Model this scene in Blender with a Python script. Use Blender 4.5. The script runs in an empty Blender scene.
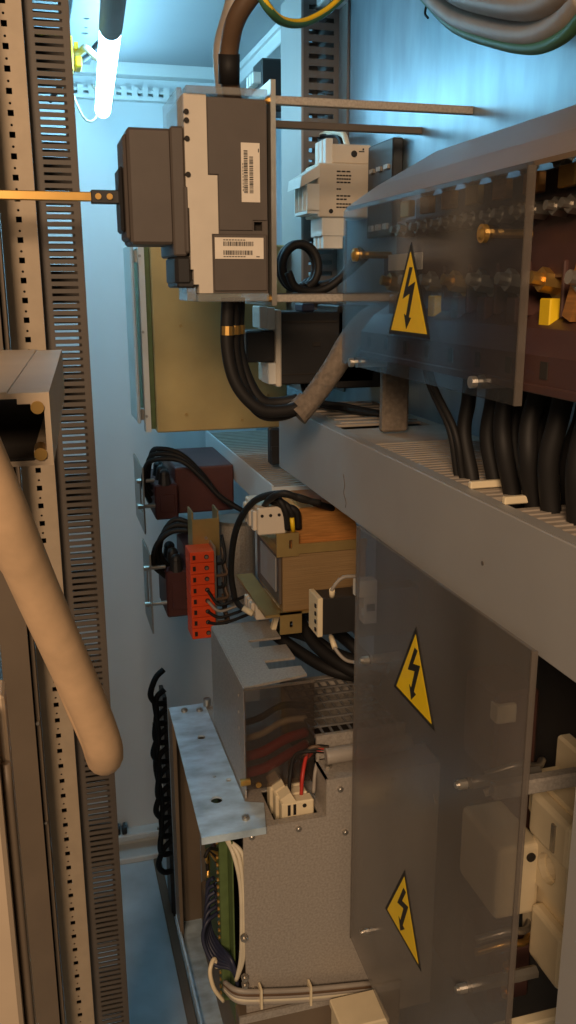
import bpy, bmesh, math, random
from mathutils import Vector, Matrix
random.seed(7)
S = bpy.context.scene
COL = S.collection

# ------------------------------------------------------------------ camera, world, lights, exposure
F = 877.0
RX = Vector((0.96256409, -0.07151313, 0.26145026))
RY = Vector((-0.27102673, -0.24020408, 0.93211937))
RZ = Vector((-0.00385736, -0.96808464, -0.25059379))
EYE = Vector((0, 0, 1.53))
cam = bpy.data.cameras.new('camera')
cam.sensor_fit = 'VERTICAL'; cam.sensor_height = 24; cam.lens = F / 1024 * 24
cam.clip_start = 0.02
co = bpy.data.objects.new('camera', cam); COL.objects.link(co)
M3 = Matrix(((RX[0], -RX[1], -RX[2]), (RY[0], -RY[1], -RY[2]), (RZ[0], -RZ[1], -RZ[2])))
co.matrix_world = Matrix.Translation(EYE) @ M3.to_4x4()
S.camera = co
S.view_settings.view_transform = 'Standard'
S.view_settings.look = 'None'
S.view_settings.gamma = 1
S.view_settings.exposure = 0.0
S.cycles.use_denoising = True
S.cycles.max_bounces = 8
S.cycles.transparent_max_bounces = 16
S.cycles.sample_clamp_indirect = 6

w = bpy.data.worlds.new('world'); S.world = w; w.use_nodes = True
w.node_tree.nodes['Background'].inputs[0].default_value = (1.0, 0.80, 0.62, 1)
w.node_tree.nodes['Background'].inputs[1].default_value = 0.10

TUBE_COLOR = (0.33, 0.74, 1.0); TUBE_STRENGTH = 36.0
def area(name, loc, target, size, power, color):
    l = bpy.data.lights.new(name, 'AREA'); l.energy = power; l.size = size; l.color = color
    o = bpy.data.objects.new(name, l); COL.objects.link(o); o.location = loc
    o.rotation_euler = (Vector(target) - Vector(loc)).to_track_quat('-Z', 'Y').to_euler()
    return o
area('room_ceiling_lamp', (-0.75, -1.5, 2.45), (0.3, 1.0, 1.2), 0.7, 62, (1.0, 0.69, 0.44))

def at(px, py, Y=None, X=None, Z=None):
    c = Vector((px - 288, py - 512, F))
    d = Vector((RX.dot(c), RY.dot(c), RZ.dot(c)))
    if Y is not None: t = Y / d.y
    elif X is not None: t = X / d.x
    else: t = (Z - EYE.z) / d.z
    return EYE + d * t

# ------------------------------------------------------------------ materials
def lin(c):
    return tuple(((v / 12.92) if v <= .04045 else ((v + .055) / 1.055) ** 2.4) for v in c)
def mat(name, rgb, rough=.5, metal=0., var=.12, scale=25, bump=0., spec=.5, stretch=None, coat=0):
    m = bpy.data.materials.new(name); m.use_nodes = True
    nt = m.node_tree; b = nt.nodes['Principled BSDF']
    col = lin([v / 255 for v in rgb])
    tc = nt.nodes.new('ShaderNodeTexCoord'); mp = nt.nodes.new('ShaderNodeMapping')
    nt.links.new(tc.outputs['Object'], mp.inputs[0])
    if stretch: mp.inputs['Scale'].default_value = stretch
    n = nt.nodes.new('ShaderNodeTexNoise'); n.inputs['Scale'].default_value = scale; n.inputs['Detail'].default_value = 5
    nt.links.new(mp.outputs[0], n.inputs['Vector'])
    r = nt.nodes.new('ShaderNodeValToRGB')
    r.color_ramp.elements[0].position = .3; r.color_ramp.elements[1].position = .7
    r.color_ramp.elements[0].color = (*[max(0, v * (1 - var)) for v in col], 1)
    r.color_ramp.elements[1].color = (*[min(1, v * (1 + var)) for v in col], 1)
    nt.links.new(n.outputs['Fac'], r.inputs[0]); nt.links.new(r.outputs[0], b.inputs['Base Color'])
    b.inputs['Roughness'].default_value = rough; b.inputs['Metallic'].default_value = metal
    b.inputs['Specular IOR Level'].default_value = spec
    if bump:
        bp = nt.nodes.new('ShaderNodeBump'); bp.inputs['Strength'].default_value = bump; bp.inputs['Distance'].default_value = .002
        nt.links.new(n.outputs['Fac'], bp.inputs['Height']); nt.links.new(bp.outputs[0], b.inputs['Normal'])
    return m
def emit(name, rgb, s):
    m = bpy.data.materials.new(name); m.use_nodes = True; nt = m.node_tree
    nt.nodes.remove(nt.nodes['Principled BSDF'])
    e = nt.nodes.new('ShaderNodeEmission'); e.inputs[0].default_value = (*rgb, 1); e.inputs[1].default_value = s
    nt.links.new(e.outputs[0], nt.nodes['Material Output'].inputs[0])
    return m
def clear(name, tint, haze, rgb, rough, scale=14, hvar=.12, stretch=None):
    m = bpy.data.materials.new(name); m.use_nodes = True; nt = m.node_tree
    b = nt.nodes['Principled BSDF']; b.inputs['Base Color'].default_value = (*lin([v / 255 for v in rgb]), 1)
    b.inputs['Roughness'].default_value = rough
    t = nt.nodes.new('ShaderNodeBsdfTransparent'); t.inputs[0].default_value = (tint[0], tint[1], tint[2], 1)
    tc = nt.nodes.new('ShaderNodeTexCoord'); mp = nt.nodes.new('ShaderNodeMapping')
    if stretch: mp.inputs['Scale'].default_value = stretch
    nt.links.new(tc.outputs['Object'], mp.inputs[0])
    n = nt.nodes.new('ShaderNodeTexNoise'); n.inputs['Scale'].default_value = scale; n.inputs['Detail'].default_value = 4
    nt.links.new(mp.outputs[0], n.inputs['Vector'])
    mr = nt.nodes.new('ShaderNodeMapRange'); mr.inputs[1].default_value = .3; mr.inputs[2].default_value = .7
    mr.inputs[3].default_value = haze - hvar; mr.inputs[4].default_value = haze + hvar
    nt.links.new(n.outputs['Fac'], mr.inputs[0])
    mx = nt.nodes.new('ShaderNodeMixShader')
    nt.links.new(mr.outputs[0], mx.inputs[0]); nt.links.new(t.outputs[0], mx.inputs[1]); nt.links.new(b.outputs[0], mx.inputs[2])
    g = nt.nodes.new('ShaderNodeBsdfGlossy'); g.inputs['Roughness'].default_value = rough * .6
    lw = nt.nodes.new('ShaderNodeLayerWeight'); lw.inputs[0].default_value = .5
    pw = nt.nodes.new('ShaderNodeMath'); pw.operation = 'POWER'; pw.inputs[1].default_value = 5
    nt.links.new(lw.outputs['Facing'], pw.inputs[0])
    fr = nt.nodes.new('ShaderNodeMath'); fr.operation = 'MULTIPLY_ADD'; fr.inputs[1].default_value = .9; fr.inputs[2].default_value = .03
    nt.links.new(pw.outputs[0], fr.inputs[0])
    mx2 = nt.nodes.new('ShaderNodeMixShader')
    nt.links.new(fr.outputs[0], mx2.inputs[0]); nt.links.new(mx.outputs[0], mx2.inputs[1]); nt.links.new(g.outputs[0], mx2.inputs[2])
    nt.links.new(mx2.outputs[0], nt.nodes['Material Output'].inputs[0])
    return m

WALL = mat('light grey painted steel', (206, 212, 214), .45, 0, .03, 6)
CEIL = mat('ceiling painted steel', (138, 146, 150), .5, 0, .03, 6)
PLATE = mat('galvanised mounting plate', (132, 150, 160), .36, .6, .16, 9, .12, stretch=(1, 3, 1))
FLOORM = mat('blue grey floor paint', (176, 190, 198), .4, 0, .22, 7)
TRIMW = mat('white frame paint', (205, 208, 206), .45, 0, .03, 8)
RAIL = mat('beige zinc rail', (176, 158, 134), .5, .15, .06, 40)
DUCT = mat('dark grey duct plastic', (92, 84, 76), .5, 0, .06, 30)
DUCT2 = mat('grey duct plastic', (104, 101, 98), .5, 0, .06, 30)
TRUNK = mat('grey trunking plastic', (150, 148, 145), .5, 0, .05, 9)
TRUNKTOP = mat('dusty grey trunking', (158, 146, 132), .6, 0, .12, 40)
FRAME = mat('brown grey frame steel', (112, 98, 82), .5, .1, .08, 12)
ALU = mat('beige aluminium', (196, 176, 150), .45, .2, .05, 20)
INNER = mat('dark hollow', (40, 34, 28), .8)  # near-black: shade inside hollows and recesses is put into the colour
HOSE = mat('beige fabric hose', (206, 172, 134), .75, 0, .08, 60, .1)
BEIGE = mat('beige plastic', (208, 196, 178), .5, 0, .04, 30)
CREAM = mat('cream ceramic', (222, 206, 172), .45, 0, .05, 30)
WHITEP = mat('white plastic', (218, 216, 208), .45, 0, .04, 30)
DARKP = mat('dark brown grey plastic', (86, 77, 70), .5, 0, .05, 40)
BLACKP = mat('black plastic', (38, 36, 35), .45, 0, .08, 40)
BLACKC = mat('black cable sheath', (28, 26, 25), .6, 0, .12, 30, 0, .3)
GREYC = mat('grey cable sheath', (150, 142, 132), .5, 0, .1, 30)
BROWNC = mat('brown cable sheath', (94, 72, 52), .5, 0, .1, 30)
GREENC = mat('green cable sheath', (64, 112, 78), .5)
YELLOWC = mat('yellow plastic', (236, 196, 32), .5, 0, .06, 30)
WHITEC = mat('pale cable sheath', (206, 196, 172), .5)
REDC = mat('red cable sheath', (180, 46, 34), .5)
BLUEC = mat('dark blue cable sheath', (36, 40, 62), .5)
SLEEVE = mat('braided grey sleeve', (112, 100, 87), .8, 0, .25, 160, .5)
STEEL = mat('zinc steel', (172, 166, 156), .35, .8, .08, 40)
BRASS = mat('brass', (206, 164, 92), .35, .85, .08, 40)
COPPER = mat('copper winding', (214, 150, 84), .4, .6, .16, 30, .2, stretch=(1, 1, 14))
GALV = mat('galvanised sheet', (166, 158, 148), .5, .3, .18, 320, .04)
GALVB = mat('spangled galvanised flange', (178, 198, 212), .42, .2, .30, 26, .04, stretch=(1, 1.8, 1))
GOLD = mat('yellow passivated steel', (178, 158, 108), .42, .35, .16, 8)
GOLDB = mat('brass coloured bracket steel', (176, 150, 96), .4, .6, .12, 20)
MAROON = mat('maroon resin', (76, 40, 38), .5, 0, .12, 18)
BROWNT = mat('brown terminal plastic', (74, 48, 42), .45, 0, .1, 20)
CORE = mat('laminated core', (150, 122, 84), .5, .3, .12, 14, .25, stretch=(1, 1, 40))
PAPER = mat('paper label', (226, 214, 196), .6, 0, .03, 60)
INK = mat('ink', (24, 20, 18), .6)
ORANGE = mat('orange plastic', (226, 74, 26), .45, 0, .06, 30)
PCB = mat('green circuit board', (84, 102, 58), .5, 0, .15, 60)
SIGNY = mat('sign yellow', (240, 200, 10), .4, 0, .03, 40)
CLEARC = clear('smoky clear plastic', (.80, .82, .84), .13, (100, 102, 104), .2, 10, .05)
CLEARP = clear('scratched clear plastic', (.80, .79, .78), .31, (146, 138, 130), .4, 5, .17, stretch=(1, 1, .35))
CLEARE = clear('cut plastic edge', (.8, .8, .8), .5, (118, 108, 98), .3)
GUARD = clear('smoky guard plastic', (.70, .66, .63), .17, (90, 82, 76), .15, 20, .04)
CLEARS = clear('clear terminal shroud', (.85, .87, .88), .3, (205, 205, 200), .2, 20, .05)
TUBEM = emit('lit tube', TUBE_COLOR, TUBE_STRENGTH)

# ------------------------------------------------------------------ mesh helpers
class MB:
    def __init__(s): s.bm = bmesh.new()
    def box(s, x0, x1, y0, y1, z0, z1, bev=0, seg=1):
        r = bmesh.ops.create_cube(s.bm, size=1)
        bmesh.ops.scale(s.bm, vec=(abs(x1 - x0), abs(y1 - y0), abs(z1 - z0)), verts=r['verts'])
        bmesh.ops.translate(s.bm, vec=((x0 + x1) / 2, (y0 + y1) / 2, (z0 + z1) / 2), verts=r['verts'])
        if bev:
            es = list({e for v in r['verts'] for e in v.link_edges})
            bmesh.ops.bevel(s.bm, geom=es, offset=bev, segments=seg, affect='EDGES', profile=.5)
        return s
    def obox(s, c, half, rot):
        r = bmesh.ops.create_cube(s.bm, size=2)
        m = Matrix.Translation(Vector(c)) @ rot.to_4x4() @ Matrix.Diagonal((*half, 1))
        bmesh.ops.transform(s.bm, matrix=m, verts=r['verts']); return s
    def cyl(s, p0, p1, r0, r1=None, n=14):
        p0, p1 = Vector(p0), Vector(p1); d = p1 - p0
        r = bmesh.ops.create_cone(s.bm, cap_ends=True, segments=n, radius1=r0, radius2=r0 if r1 is None else r1, depth=d.length)
        m = Matrix.Translation((p0 + p1) / 2) @ d.to_track_quat('Z', 'Y').to_matrix().to_4x4()
        bmesh.ops.transform(s.bm, matrix=m, verts=r['verts']); return s
    def ball(s, c, r):
        q = bmesh.ops.create_uvsphere(s.bm, u_segments=12, v_segments=8, radius=r)
        bmesh.ops.translate(s.bm, vec=c, verts=q['verts']); return s
    def tube(s, pts, r, n=10, sub=6, flat=1.0):
        P = [Vector(p) for p in pts]
        if len(P) > 2:
            Q = [P[0] * 2 - P[1]] + P + [P[-1] * 2 - P[-2]]; out = []
            for i in range(1, len(Q) - 2):
                a, b, c, d = Q[i - 1:i + 3]
                for k in range(sub):
                    t = k / sub
                    out.append(.5 * (2 * b + (c - a) * t + (2 * a - 5 * b + 4 * c - d) * t * t + (3 * b - a - 3 * c + d) * t ** 3))
            out.append(P[-1]); P = out
        rings = []; up = None
        for i, p in enumerate(P):
            t = (P[min(i + 1, len(P) - 1)] - P[max(i - 1, 0)]).normalized()
            if up is None:
                up = t.orthogonal().normalized()
            up = (up - t * up.dot(t)).normalized(); sd = t.cross(up)
            rr = r[0] + (r[1] - r[0]) * i / (len(P) - 1) if isinstance(r, tuple) else r
            rings.append([s.bm.verts.new(p + up * math.cos(2 * math.pi * k / n) * rr + sd * math.sin(2 * math.pi * k / n) * rr * flat) for k in range(n)])
        for a, b in zip(rings, rings[1:]):
            for k in range(n):
                f = s.bm.faces.new((a[k], a[(k + 1) % n], b[(k + 1) % n], b[k])); f.smooth = True
        s.bm.faces.new(rings[0][::-1]); s.bm.faces.new(rings[-1]); return s
    def plate(s, outer, holes, axis, lo, hi):
        """flat plate of the 2D outline with holes, on the plane across axis, from lo to hi. (u,v): X->(y,z) Y->(x,z) Z->(x,y)"""
        bm = bmesh.new(); es = []
        def P(u, v, k):
            return {'X': (k, u, v), 'Y': (u, k, v), 'Z': (u, v, k)}[axis]
        for loop in [outer] + list(holes):
            vs = [bm.verts.new(P(u, v, lo)) for u, v in loop]
            es += [bm.edges.new((vs[i], vs[(i + 1) % len(vs)])) for i in range(len(vs))]
        bmesh.ops.triangle_fill(bm, edges=es, use_beauty=True, use_dissolve=False)
        fs = list(bm.faces)
        r = bmesh.ops.extrude_face_region(bm, geom=fs)
        d = {'X': (hi - lo, 0, 0), 'Y': (0, hi - lo, 0), 'Z': (0, 0, hi - lo)}[axis]
        bmesh.ops.translate(bm, vec=d, verts=[v for v in r['geom'] if isinstance(v, bmesh.types.BMVert)])
        bmesh.ops.recalc_face_normals(bm, faces=bm.faces)
        me = bpy.data.meshes.new('x'); bm.to_mesh(me); bm.free(); s.bm.from_mesh(me); bpy.data.meshes.remove(me)
        return s
    def build(s, name, m, parent=None, label=None):
        bmesh.ops.recalc_face_normals(s.bm, faces=s.bm.faces)
        me = bpy.data.meshes.new(name)
        xs = [v.co for v in s.bm.verts]
        if parent is None:
            o0 = Vector(((min(v.x for v in xs) + max(v.x for v in xs)) / 2, (min(v.y for v in xs) + max(v.y for v in xs)) / 2, min(v.z for v in xs)))
        else:
            p = parent
            while p.parent: p = p.parent
            o0 = p.location.copy()
        bmesh.ops.translate(s.bm, vec=-o0, verts=s.bm.verts)
        s.bm.to_mesh(me); s.bm.free(); me.materials.append(m)
        o = bpy.data.objects.new(name, me); COL.objects.link(o)
        if parent is None: o.location = o0
        else: o.parent = parent
        if label: o['label'] = label
        return o
def circ(u, v, r, n=10): return [(u + r * math.cos(2 * math.pi * k / n), v + r * math.sin(2 * math.pi * k / n)) for k in range(n)]
def rect(u0, u1, v0, v1): return [(u0, v0), (u1, v0), (u1, v1), (u0, v1)]
def B(*a, **k): return MB().box(*a, **k)
def tag(o, label, cat, group=None):
    o['label'] = label; o['category'] = cat
    if group: o['group'] = group
    return o
def thing(name, label, cat, loc, group=None):
    o = bpy.data.objects.new(name, None); COL.objects.link(o); o.location = loc; o.empty_display_size = .02
    return tag(o, label, cat, group)
def struct(name, mb, m, parent=None):
    o = mb.build(name, m, parent)
    if parent is None: o['kind'] = 'structure'
    return o
def cable(name, pts, r, m, label, cat='cable', group=None, n=10, flat=1.0):
    return tag(MB().tube(pts, r, n, 7, flat).build(name, m), label, cat, group)
def screw(mb, p, d, r, l):
    """hex head + shaft end along d"""
    p = Vector(p); d = Vector(d).normalized()
    mb.cyl(p, p + d * l, r, n=6); mb.cyl(p + d * l, p + d * l * 1.5, r * .55, n=10)
    return mb

# ================================================================== STRUCTURE
PX = .53
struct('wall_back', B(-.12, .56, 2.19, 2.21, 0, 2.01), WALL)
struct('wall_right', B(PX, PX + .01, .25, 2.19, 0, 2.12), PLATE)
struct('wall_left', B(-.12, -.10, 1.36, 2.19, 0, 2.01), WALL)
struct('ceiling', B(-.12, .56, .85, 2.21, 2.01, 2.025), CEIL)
struct('floor', B(-.3, .56, .3, 2.21, -.03, 0), FLOORM)
# perforated frame rail along the far wall under the ceiling
m = MB(); m.box(-.10, PX, 2.165, 2.19, 1.936, 1.944)
m.box(-.10, PX, 2.17, 2.19, 1.952, 1.958)
for i in range(26): m.box(-.09 + i * .024, -.09 + i * .024 + .013, 2.168, 2.19, 1.944, 1.964)
struct('trim_1', m, TRIMW)
struct('trim_2', B(-.10, PX, 2.15, 2.19, 1.985, 2.01), TRIMW)
m = MB().box(.485, PX, 1.5, 2.19, 1.975, 2.009, .002); m.box(.478, .485, 1.5, 2.19, 1.998, 2.009)
struct('trim_3', m, TRIMW)
m = MB().box(-.10, .5, 2.12, 2.19, 0, .018, .003); m.box(-.10, .5, 2.15, 2.19, .05, .068, .003)
struct('baseboard_back', m, TRIMW)
m = MB().plate(rect(.10, .155, 1.2, 2.19), [circ(.13, 1.9, .007), circ(.13, 1.86, .004), circ(.128, 1.8, .006)], 'Z', 2.0, 2.0095)
struct('trim_4', m, CEIL)
struct('floor_strip', B(.205, .225, 1.1, 2.11, 0, .012, .002), FRAME)  # dark strip running along the floor

# ================================================================== LEFT FRONT FRAME
# perforated rail
t = thing('perforated_rail', 'beige vertical perforated steel rail with square and round holes, left of the slotted duct', 'rail', (-.011, 1.2, 0))
m = MB(); p = .0246; z = .25
while z < 2.06:
    m.plate(rect(-.033, .0105, z, z + p), [rect(-.0145, -.0075, z + .004, z + .011), circ(-.011, z + .0185, .0016, 8)], 'Y', 1.2, 1.2018)
    z += p
m.build('face', RAIL, t)
m = MB().box(-.033, -.0312, 1.2018, 1.24, .25, z); m.box(.0087, .0105, 1.2018, 1.218, .25, z)
m.build('side_flange', RAIL, t)
B(-.0312, .0087, 1.236, 1.24, .25, z).build('back_web', INNER, t)  # coloured dark so the rail holes look shaded
# slotted cable duct
t = thing('cable_duct', 'tall dark grey slotted cable duct standing at left beside the beige perforated rail', 'cable duct', (.039, 1.27, 0))
pitch = .0093; z0 = .2; z1 = 2.08
for nm, y, k0 in (('slotted_wall', 1.22, 0), ('slotted_wall', 1.302, .0046)):
    m = MB().box(.0125, .0235, y, y + .002, z0, z1); m.box(.0575, .0645, y, y + .002, z0, z1)
    k = z0 + k0
    while k < z1 - pitch:
        m.box(.0235, .0575, y, y + .002, k, k + .0055); k += pitch
    m.build(nm, DUCT, t)
B(.0645, .0665, 1.218, 1.306, z0, z1).build('cover', DUCT, t)
B(.0110, .0125, 1.22, 1.304, z0, z1).build('base', DUCT, t)
# post beside rail
t = thing('frame_post', 'brown grey vertical frame post with dark grooves, left of the perforated rail', 'post', (-.055, 1.1, 0))
m = MB().box(-.075, -.040, 1.125, 1.19, .25, 2.06); m.box(-.038, -.0335, 1.14, 1.20, .25, 2.06)
m.build('post_profile', FRAME, t)
B(-.040, -.038, 1.15, 1.19, .25, 2.06).build('groove', INNER, t)
m = MB().cyl((-.0365, 1.14, .955), (-.0365, 1.132, .955), .0025); m.cyl((-.0365, 1.14, .80), (-.0365, 1.134, .80), .002)
m.build('rivet', STEEL, t)
# door edge close by
t = thing('door_frame_edge', 'beige steel door edge with a rubber gasket at the lower left', 'door edge', (-.055, .6, .5))
m = MB().box(-.085, -.047, .58, .64, .45, 1.25, .003); m.box(-.047, -.0405, .60, .63, .45, 1.25, .002)
m.build('edge_profile', ALU, t)
m = MB().tube([(-.043, .596, .45 + i * .05) for i in range(16)], .0035, 8, 2); m.build('gasket', FRAME, t)
# aluminium extrusion, near
t = thing('aluminium_profile', 'beige hollow aluminium profile reaching in from the left with its open end showing', 'profile', (-.03, .46, 1.433))
YN, YF = .5, .84
def ext(x, y, z): return (x + (y - YN) * .05, y, z)
def extbox(mb, x0, x1, z0, z1):
    vs = [mb.bm.verts.new(ext(x, y, z)) for y in (YN, YF) for x, z in ((x0, z0), (x1, z0), (x1, z1), (x0, z1))]
    for f in ((0, 1, 2, 3), (7, 6, 5, 4), (0, 4, 5, 1), (1, 5, 6, 2), (2, 6, 7, 3), (3, 7, 4, 0)): mb.bm.faces.new([vs[i] for i in f])
m = MB()
extbox(m, -.075, .003, 1.4705, 1.4735); extbox(m, -.075, .003, 1.433, 1.436)
extbox(m, .0030, .0042, 1.4328, 1.4737); extbox(m, .001, .0030, 1.436, 1.4705); extbox(m, -.006, .001, 1.464, 1.4705); extbox(m, -.006, .001, 1.436, 1.4415)
extbox(m, -.013, -.006, 1.4675, 1.4705); extbox(m, -.075, -.072, 1.436, 1.4705)
extbox(m, -.075, -.018, 1.4735, 1.4742)
m.build('profile_shell', ALU, t)
m = MB(); m.cyl((-.0025, .4985, 1.4655), (-.0025, .52, 1.4655), .0036); m.cyl((-.0025, .4985, 1.4395), (-.0025, .52, 1.4395), .0036)
m.build('screw_boss', BRASS, t)
extm = MB(); extbox(extm, -.072, .001, 1.4365, 1.4375); extm.build('inner_web', INNER, t)
# beige hose
pts = [at(-150, 150, Y=.40), at(-50, 390, Y=.43), at(-2, 500, Y=.45), at(32, 580, Y=.48), at(64, 652, Y=.51), at(92, 715, Y=.54), at(104, 748, Y=.56), at(104, 757, Y=.585), at(97, 738, Y=.61), at(80, 700, Y=.63), at(55, 640, Y=.65), at(25, 575, Y=.66), at(-60, 470, Y=.67)]
cable('cable_hose', pts, .0128, HOSE, 'thick beige hose hanging in a loop across the lower left', 'hose', n=16)

# yellow block and wires behind the duct
t = thing('yellow_connector', 'yellow connector half hidden behind the slotted duct near the lamp', 'connector', (.075, 1.62, 1.85))
B(.02, .090, 1.6, 1.66, 1.868, 1.925, .004).build('housing', YELLOWC, t)
m = B(.093, .104, 1.61, 1.65, 1.878, 1.895, .002); m.box(.093, .099, 1.61, 1.65, 1.905, 1.915); m.build('latch', YELLOWC, t)
cable('lamp_wire', [(.06, 1.66, 1.88), (.105, 1.62, 1.905), at(86, 48, Y=1.6), at(97, 58, Y=1.62)], .0055, WHITEC, 'pale wire end curving out from the yellow connector')
cable('lamp_wire', [(.05, 1.70, 1.84), at(76, 66, Y=1.66), at(88, 56, Y=1.68), at(100, 42, Y=1.7), at(118, 38, Y=1.72)], .0045, BLACKC, 'black wire looping behind the lit lamp tube')
cable('lamp_wire', [at(70, 88, Y=1.9), at(84, 118, Y=1.9), at(95, 119, Y=1.92), at(100, 100, Y=1.95), at(92, 85, Y=2.0)], .0024, WHITEC, 'thin white wire hanging in a loop at the lamp end')

# lamp
L0 = at(112, 28, Y=1.47); L1 = at(104, 110, Y=2.08)
L0 = Vector((.1395, 1.47, L0.z)); L1 = Vector((.172, 2.08, L1.z))
t = thing('tube_lamp', 'lit white fluorescent tube lamp hanging under the cabinet ceiling', 'lamp', (.155, 1.75, 1.9))
d = (L1 - L0).normalized()
m = MB().cyl(L0, L1, .0165, n=20); m.ball(L1, .0163)
m.build('tube', TUBEM, t)
E0 = L0 - d * .35
m = MB().cyl(E0, L0, .0175, n=32); m.build('holder', TRUNK, t, 'grey lamp holder at the near end')
for f in (.15, .8):
    q = L0 + (L1 - L0) * f if f > .5 else L0 - d * .12
    m = MB().box(q.x - .003, q.x + .003, q.y - .008, q.y + .008, q.z + .014, 2.01); m.build('clip', STEEL, t)

# ================================================================== CIRCUIT BREAKER
t = thing('circuit_breaker', 'large beige and dark grey circuit breaker with a square drive shaft and two barcode labels', 'circuit breaker', (.22, 1.12, 1.51))
y0, y1 = 1.052, 1.185
m = MB().plate([(.179, 1.548), (.179, 1.616), (.176, 1.616), (.176, 1.737), (.2015, 1.737), (.2015, 1.652), (.2125, 1.652), (.2125, 1.588), (.2045, 1.588), (.2045, 1.521), (.188, 1.521), (.188, 1.531), (.182, 1.531), (.182, 1.548)], [], 'Y', y0, y1)
m.build('front_body', BEIGE, t)
m = MB().plate([(.2048, 1.521), (.272, 1.521), (.272, 1.735), (.2018, 1.735), (.2018, 1.6522), (.2128, 1.6522), (.2128, 1.5875), (.2048, 1.5875)], [rect(.2555, .2655, 1.592, 1.602)], 'Y', y0 + .002, y1)
m.build('rear_body', DARKP, t)
m = MB().plate([(.214, 1.5925), (.2535, 1.5925), (.2535, 1.604), (.271, 1.604), (.271, 1.733), (.203, 1.733), (.203, 1.6535), (.214, 1.6535)], [], 'Y', y0, y0 + .0025); m.build('side_cover', DARKP, t)
B(.206, .271, y0, y0 + .0025, 1.523, 1.588, .0012).build('side_cover', DARKP, t)
B(.2555, .2655, y0 + .012, y0 + .014, 1.592, 1.602).build('latch_recess', INNER, t)
m = MB().box(.160, .1755, y0 + .002, y1 - .02, 1.563, 1.703, .002); m.box(.1725, .1785, y0 - .001, y1 - .02, 1.566, 1.640, .002)
m.build('handle_base', DARKP, t)
m = MB().box(.112, .162, y0 + .006, y1 - .045, 1.576, 1.701, .003); m.box(.108, .114, y0 + .012, y1 - .05, 1.581, 1.695, .003)
m.build('rotary_mechanism', DARKP, t)
m = MB().box(.103, .109, 1.075, 1.128, 1.590, 1.662, .003); m.build('shaft_collar', BLACKP, t)
m = MB().box(.161, .181, y0 + .004, y1 - .05, 1.530, 1.564, .004); m.box(.163, .184, y0 + .006, y1 - .05, 1.527, 1.537, .002); m.build('lower_trim', BLACKP, t)
m = MB().box(.175, .186, y0 + .01, y1 - .06, 1.512, 1.533, .001)
m.build('front_window', CLEARS, t)
m = MB().box(.178, .272, y0 - .004, y1 + .004, 1.737, 1.745, .001); m.box(.170, .176, y0 + .01, y1 - .01, 1.704, 1.745, .001); m.build('terminal_shroud', CLEARS, t)
B(.186, .272, y0 - .004, y1 + .004, 1.511, 1.5205, .001).build('terminal_shroud', CLEARS, t)
for zz in (1.718, 1.709, 1.690, 1.652): MB().cyl((.1785, y0 - .002, zz), (.1785, y0 + .004, zz), .003, n=10).build('cover_screw', INNER, t)
# square shaft to the left with its dark clamp
yc = 1.100; zc = 1.630
m = MB().box(-.14, .078, yc - .005, yc + .005, zc - .005, zc + .005, .0008); m.build('drive_shaft', BRASS, t)
cl = B(.072, .105, yc - .007, yc + .007, zc - .0075, zc + .0075, .001).build('shaft_clamp', BLACKP, t)
m = MB().cyl((.080, yc - .0095, zc), (.080, yc - .006, zc), .0035); m.cyl((.093, yc - .0095, zc), (.093, yc - .006, zc), .0035); m.build('clamp_screw', BRASS, cl)
def barcode(parent, x0, x1, z0, z1, vertical):
    lb = B(x0, x1, y0 - .0012, y0 - .0002, z0, z1).build('barcode_label', PAPER, parent, 'white paper label with barcodes')
    m = MB(); yy0, yy1 = y0 - .0016, y0 - .0012
    def bars(a0, a1, b0, b1):
        a = a0
        while a < a1:
            wd = random.choice((.0005, .0008, .0012))
            if vertical: m.box(b0, b1, yy0, yy1, a, a + wd)
            else: m.box(a, a + wd, yy0, yy1, b0, b1)
            a += wd + random.choice((.0006, .0009))
    if vertical:
        bars(z0 + .010, z1 - .008, x0 + .003, x0 + .0075); bars(z0 + .010, z1 - .014, x0 + .0095, x0 + .014)
        for k in range(9): m.box(x0 + .0015, x0 + .0022, yy0, yy1, z0 + .012 + k * .0035, z0 + .0145 + k * .0035)
        m.box(x1 - .002, x1 - .001, yy0, yy1, z1 - .010, z1 - .006)
    else:
        bars(x0 + .010, x1 - .013, z1 - .0095, z1 - .0045); bars(x0 + .010, x1 - .013, z0 + .0045, z0 + .0095)
        for k in range(8): m.box(x0 + .010 + k * .0034, x0 + .0125 + k * .0034, yy0, yy1, z1 - .0032, z1 - .0022); m.box(x0 + .010 + k * .0034, x0 + .0125 + k * .0034, yy0, yy1, z0 + .002, z0 + .003)
        m.box(x1 - .009, x1 - .005, yy0, yy1, z0 + .002, z0 + .003)
    m.build('barcode', INK, lb)
barcode(t, .2405, .2625, 1.6235, 1.688, True)
barcode(t, .2075, .266, 1.560, 1.584, False)
# mounting bracket
t = thing('breaker_bracket', 'steel bracket plate with four square bars holding the circuit breaker off the rear plate', 'bracket', (.4, 1.12, 1.51))
m = MB().box(.2745, .2805, 1.045, 1.21, 1.506, 1.755); m.build('base_plate', STEEL, t)
for yy in (1.048, 1.198):
    for zz in (1.730, 1.510): B(.2805, PX, yy, yy + .010, zz, zz + .009, .0008).build('bar', GALV if yy < 1.1 else DARKP, t)  # far bars darker: the shadow on them is put into their colour
m = MB()
for zz in (1.7345, 1.5145): screw(m, (.2745, 1.053, zz), (-1, 0, 0), .004, .003)
m.build('fixing_screw', BRASS, t)

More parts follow.
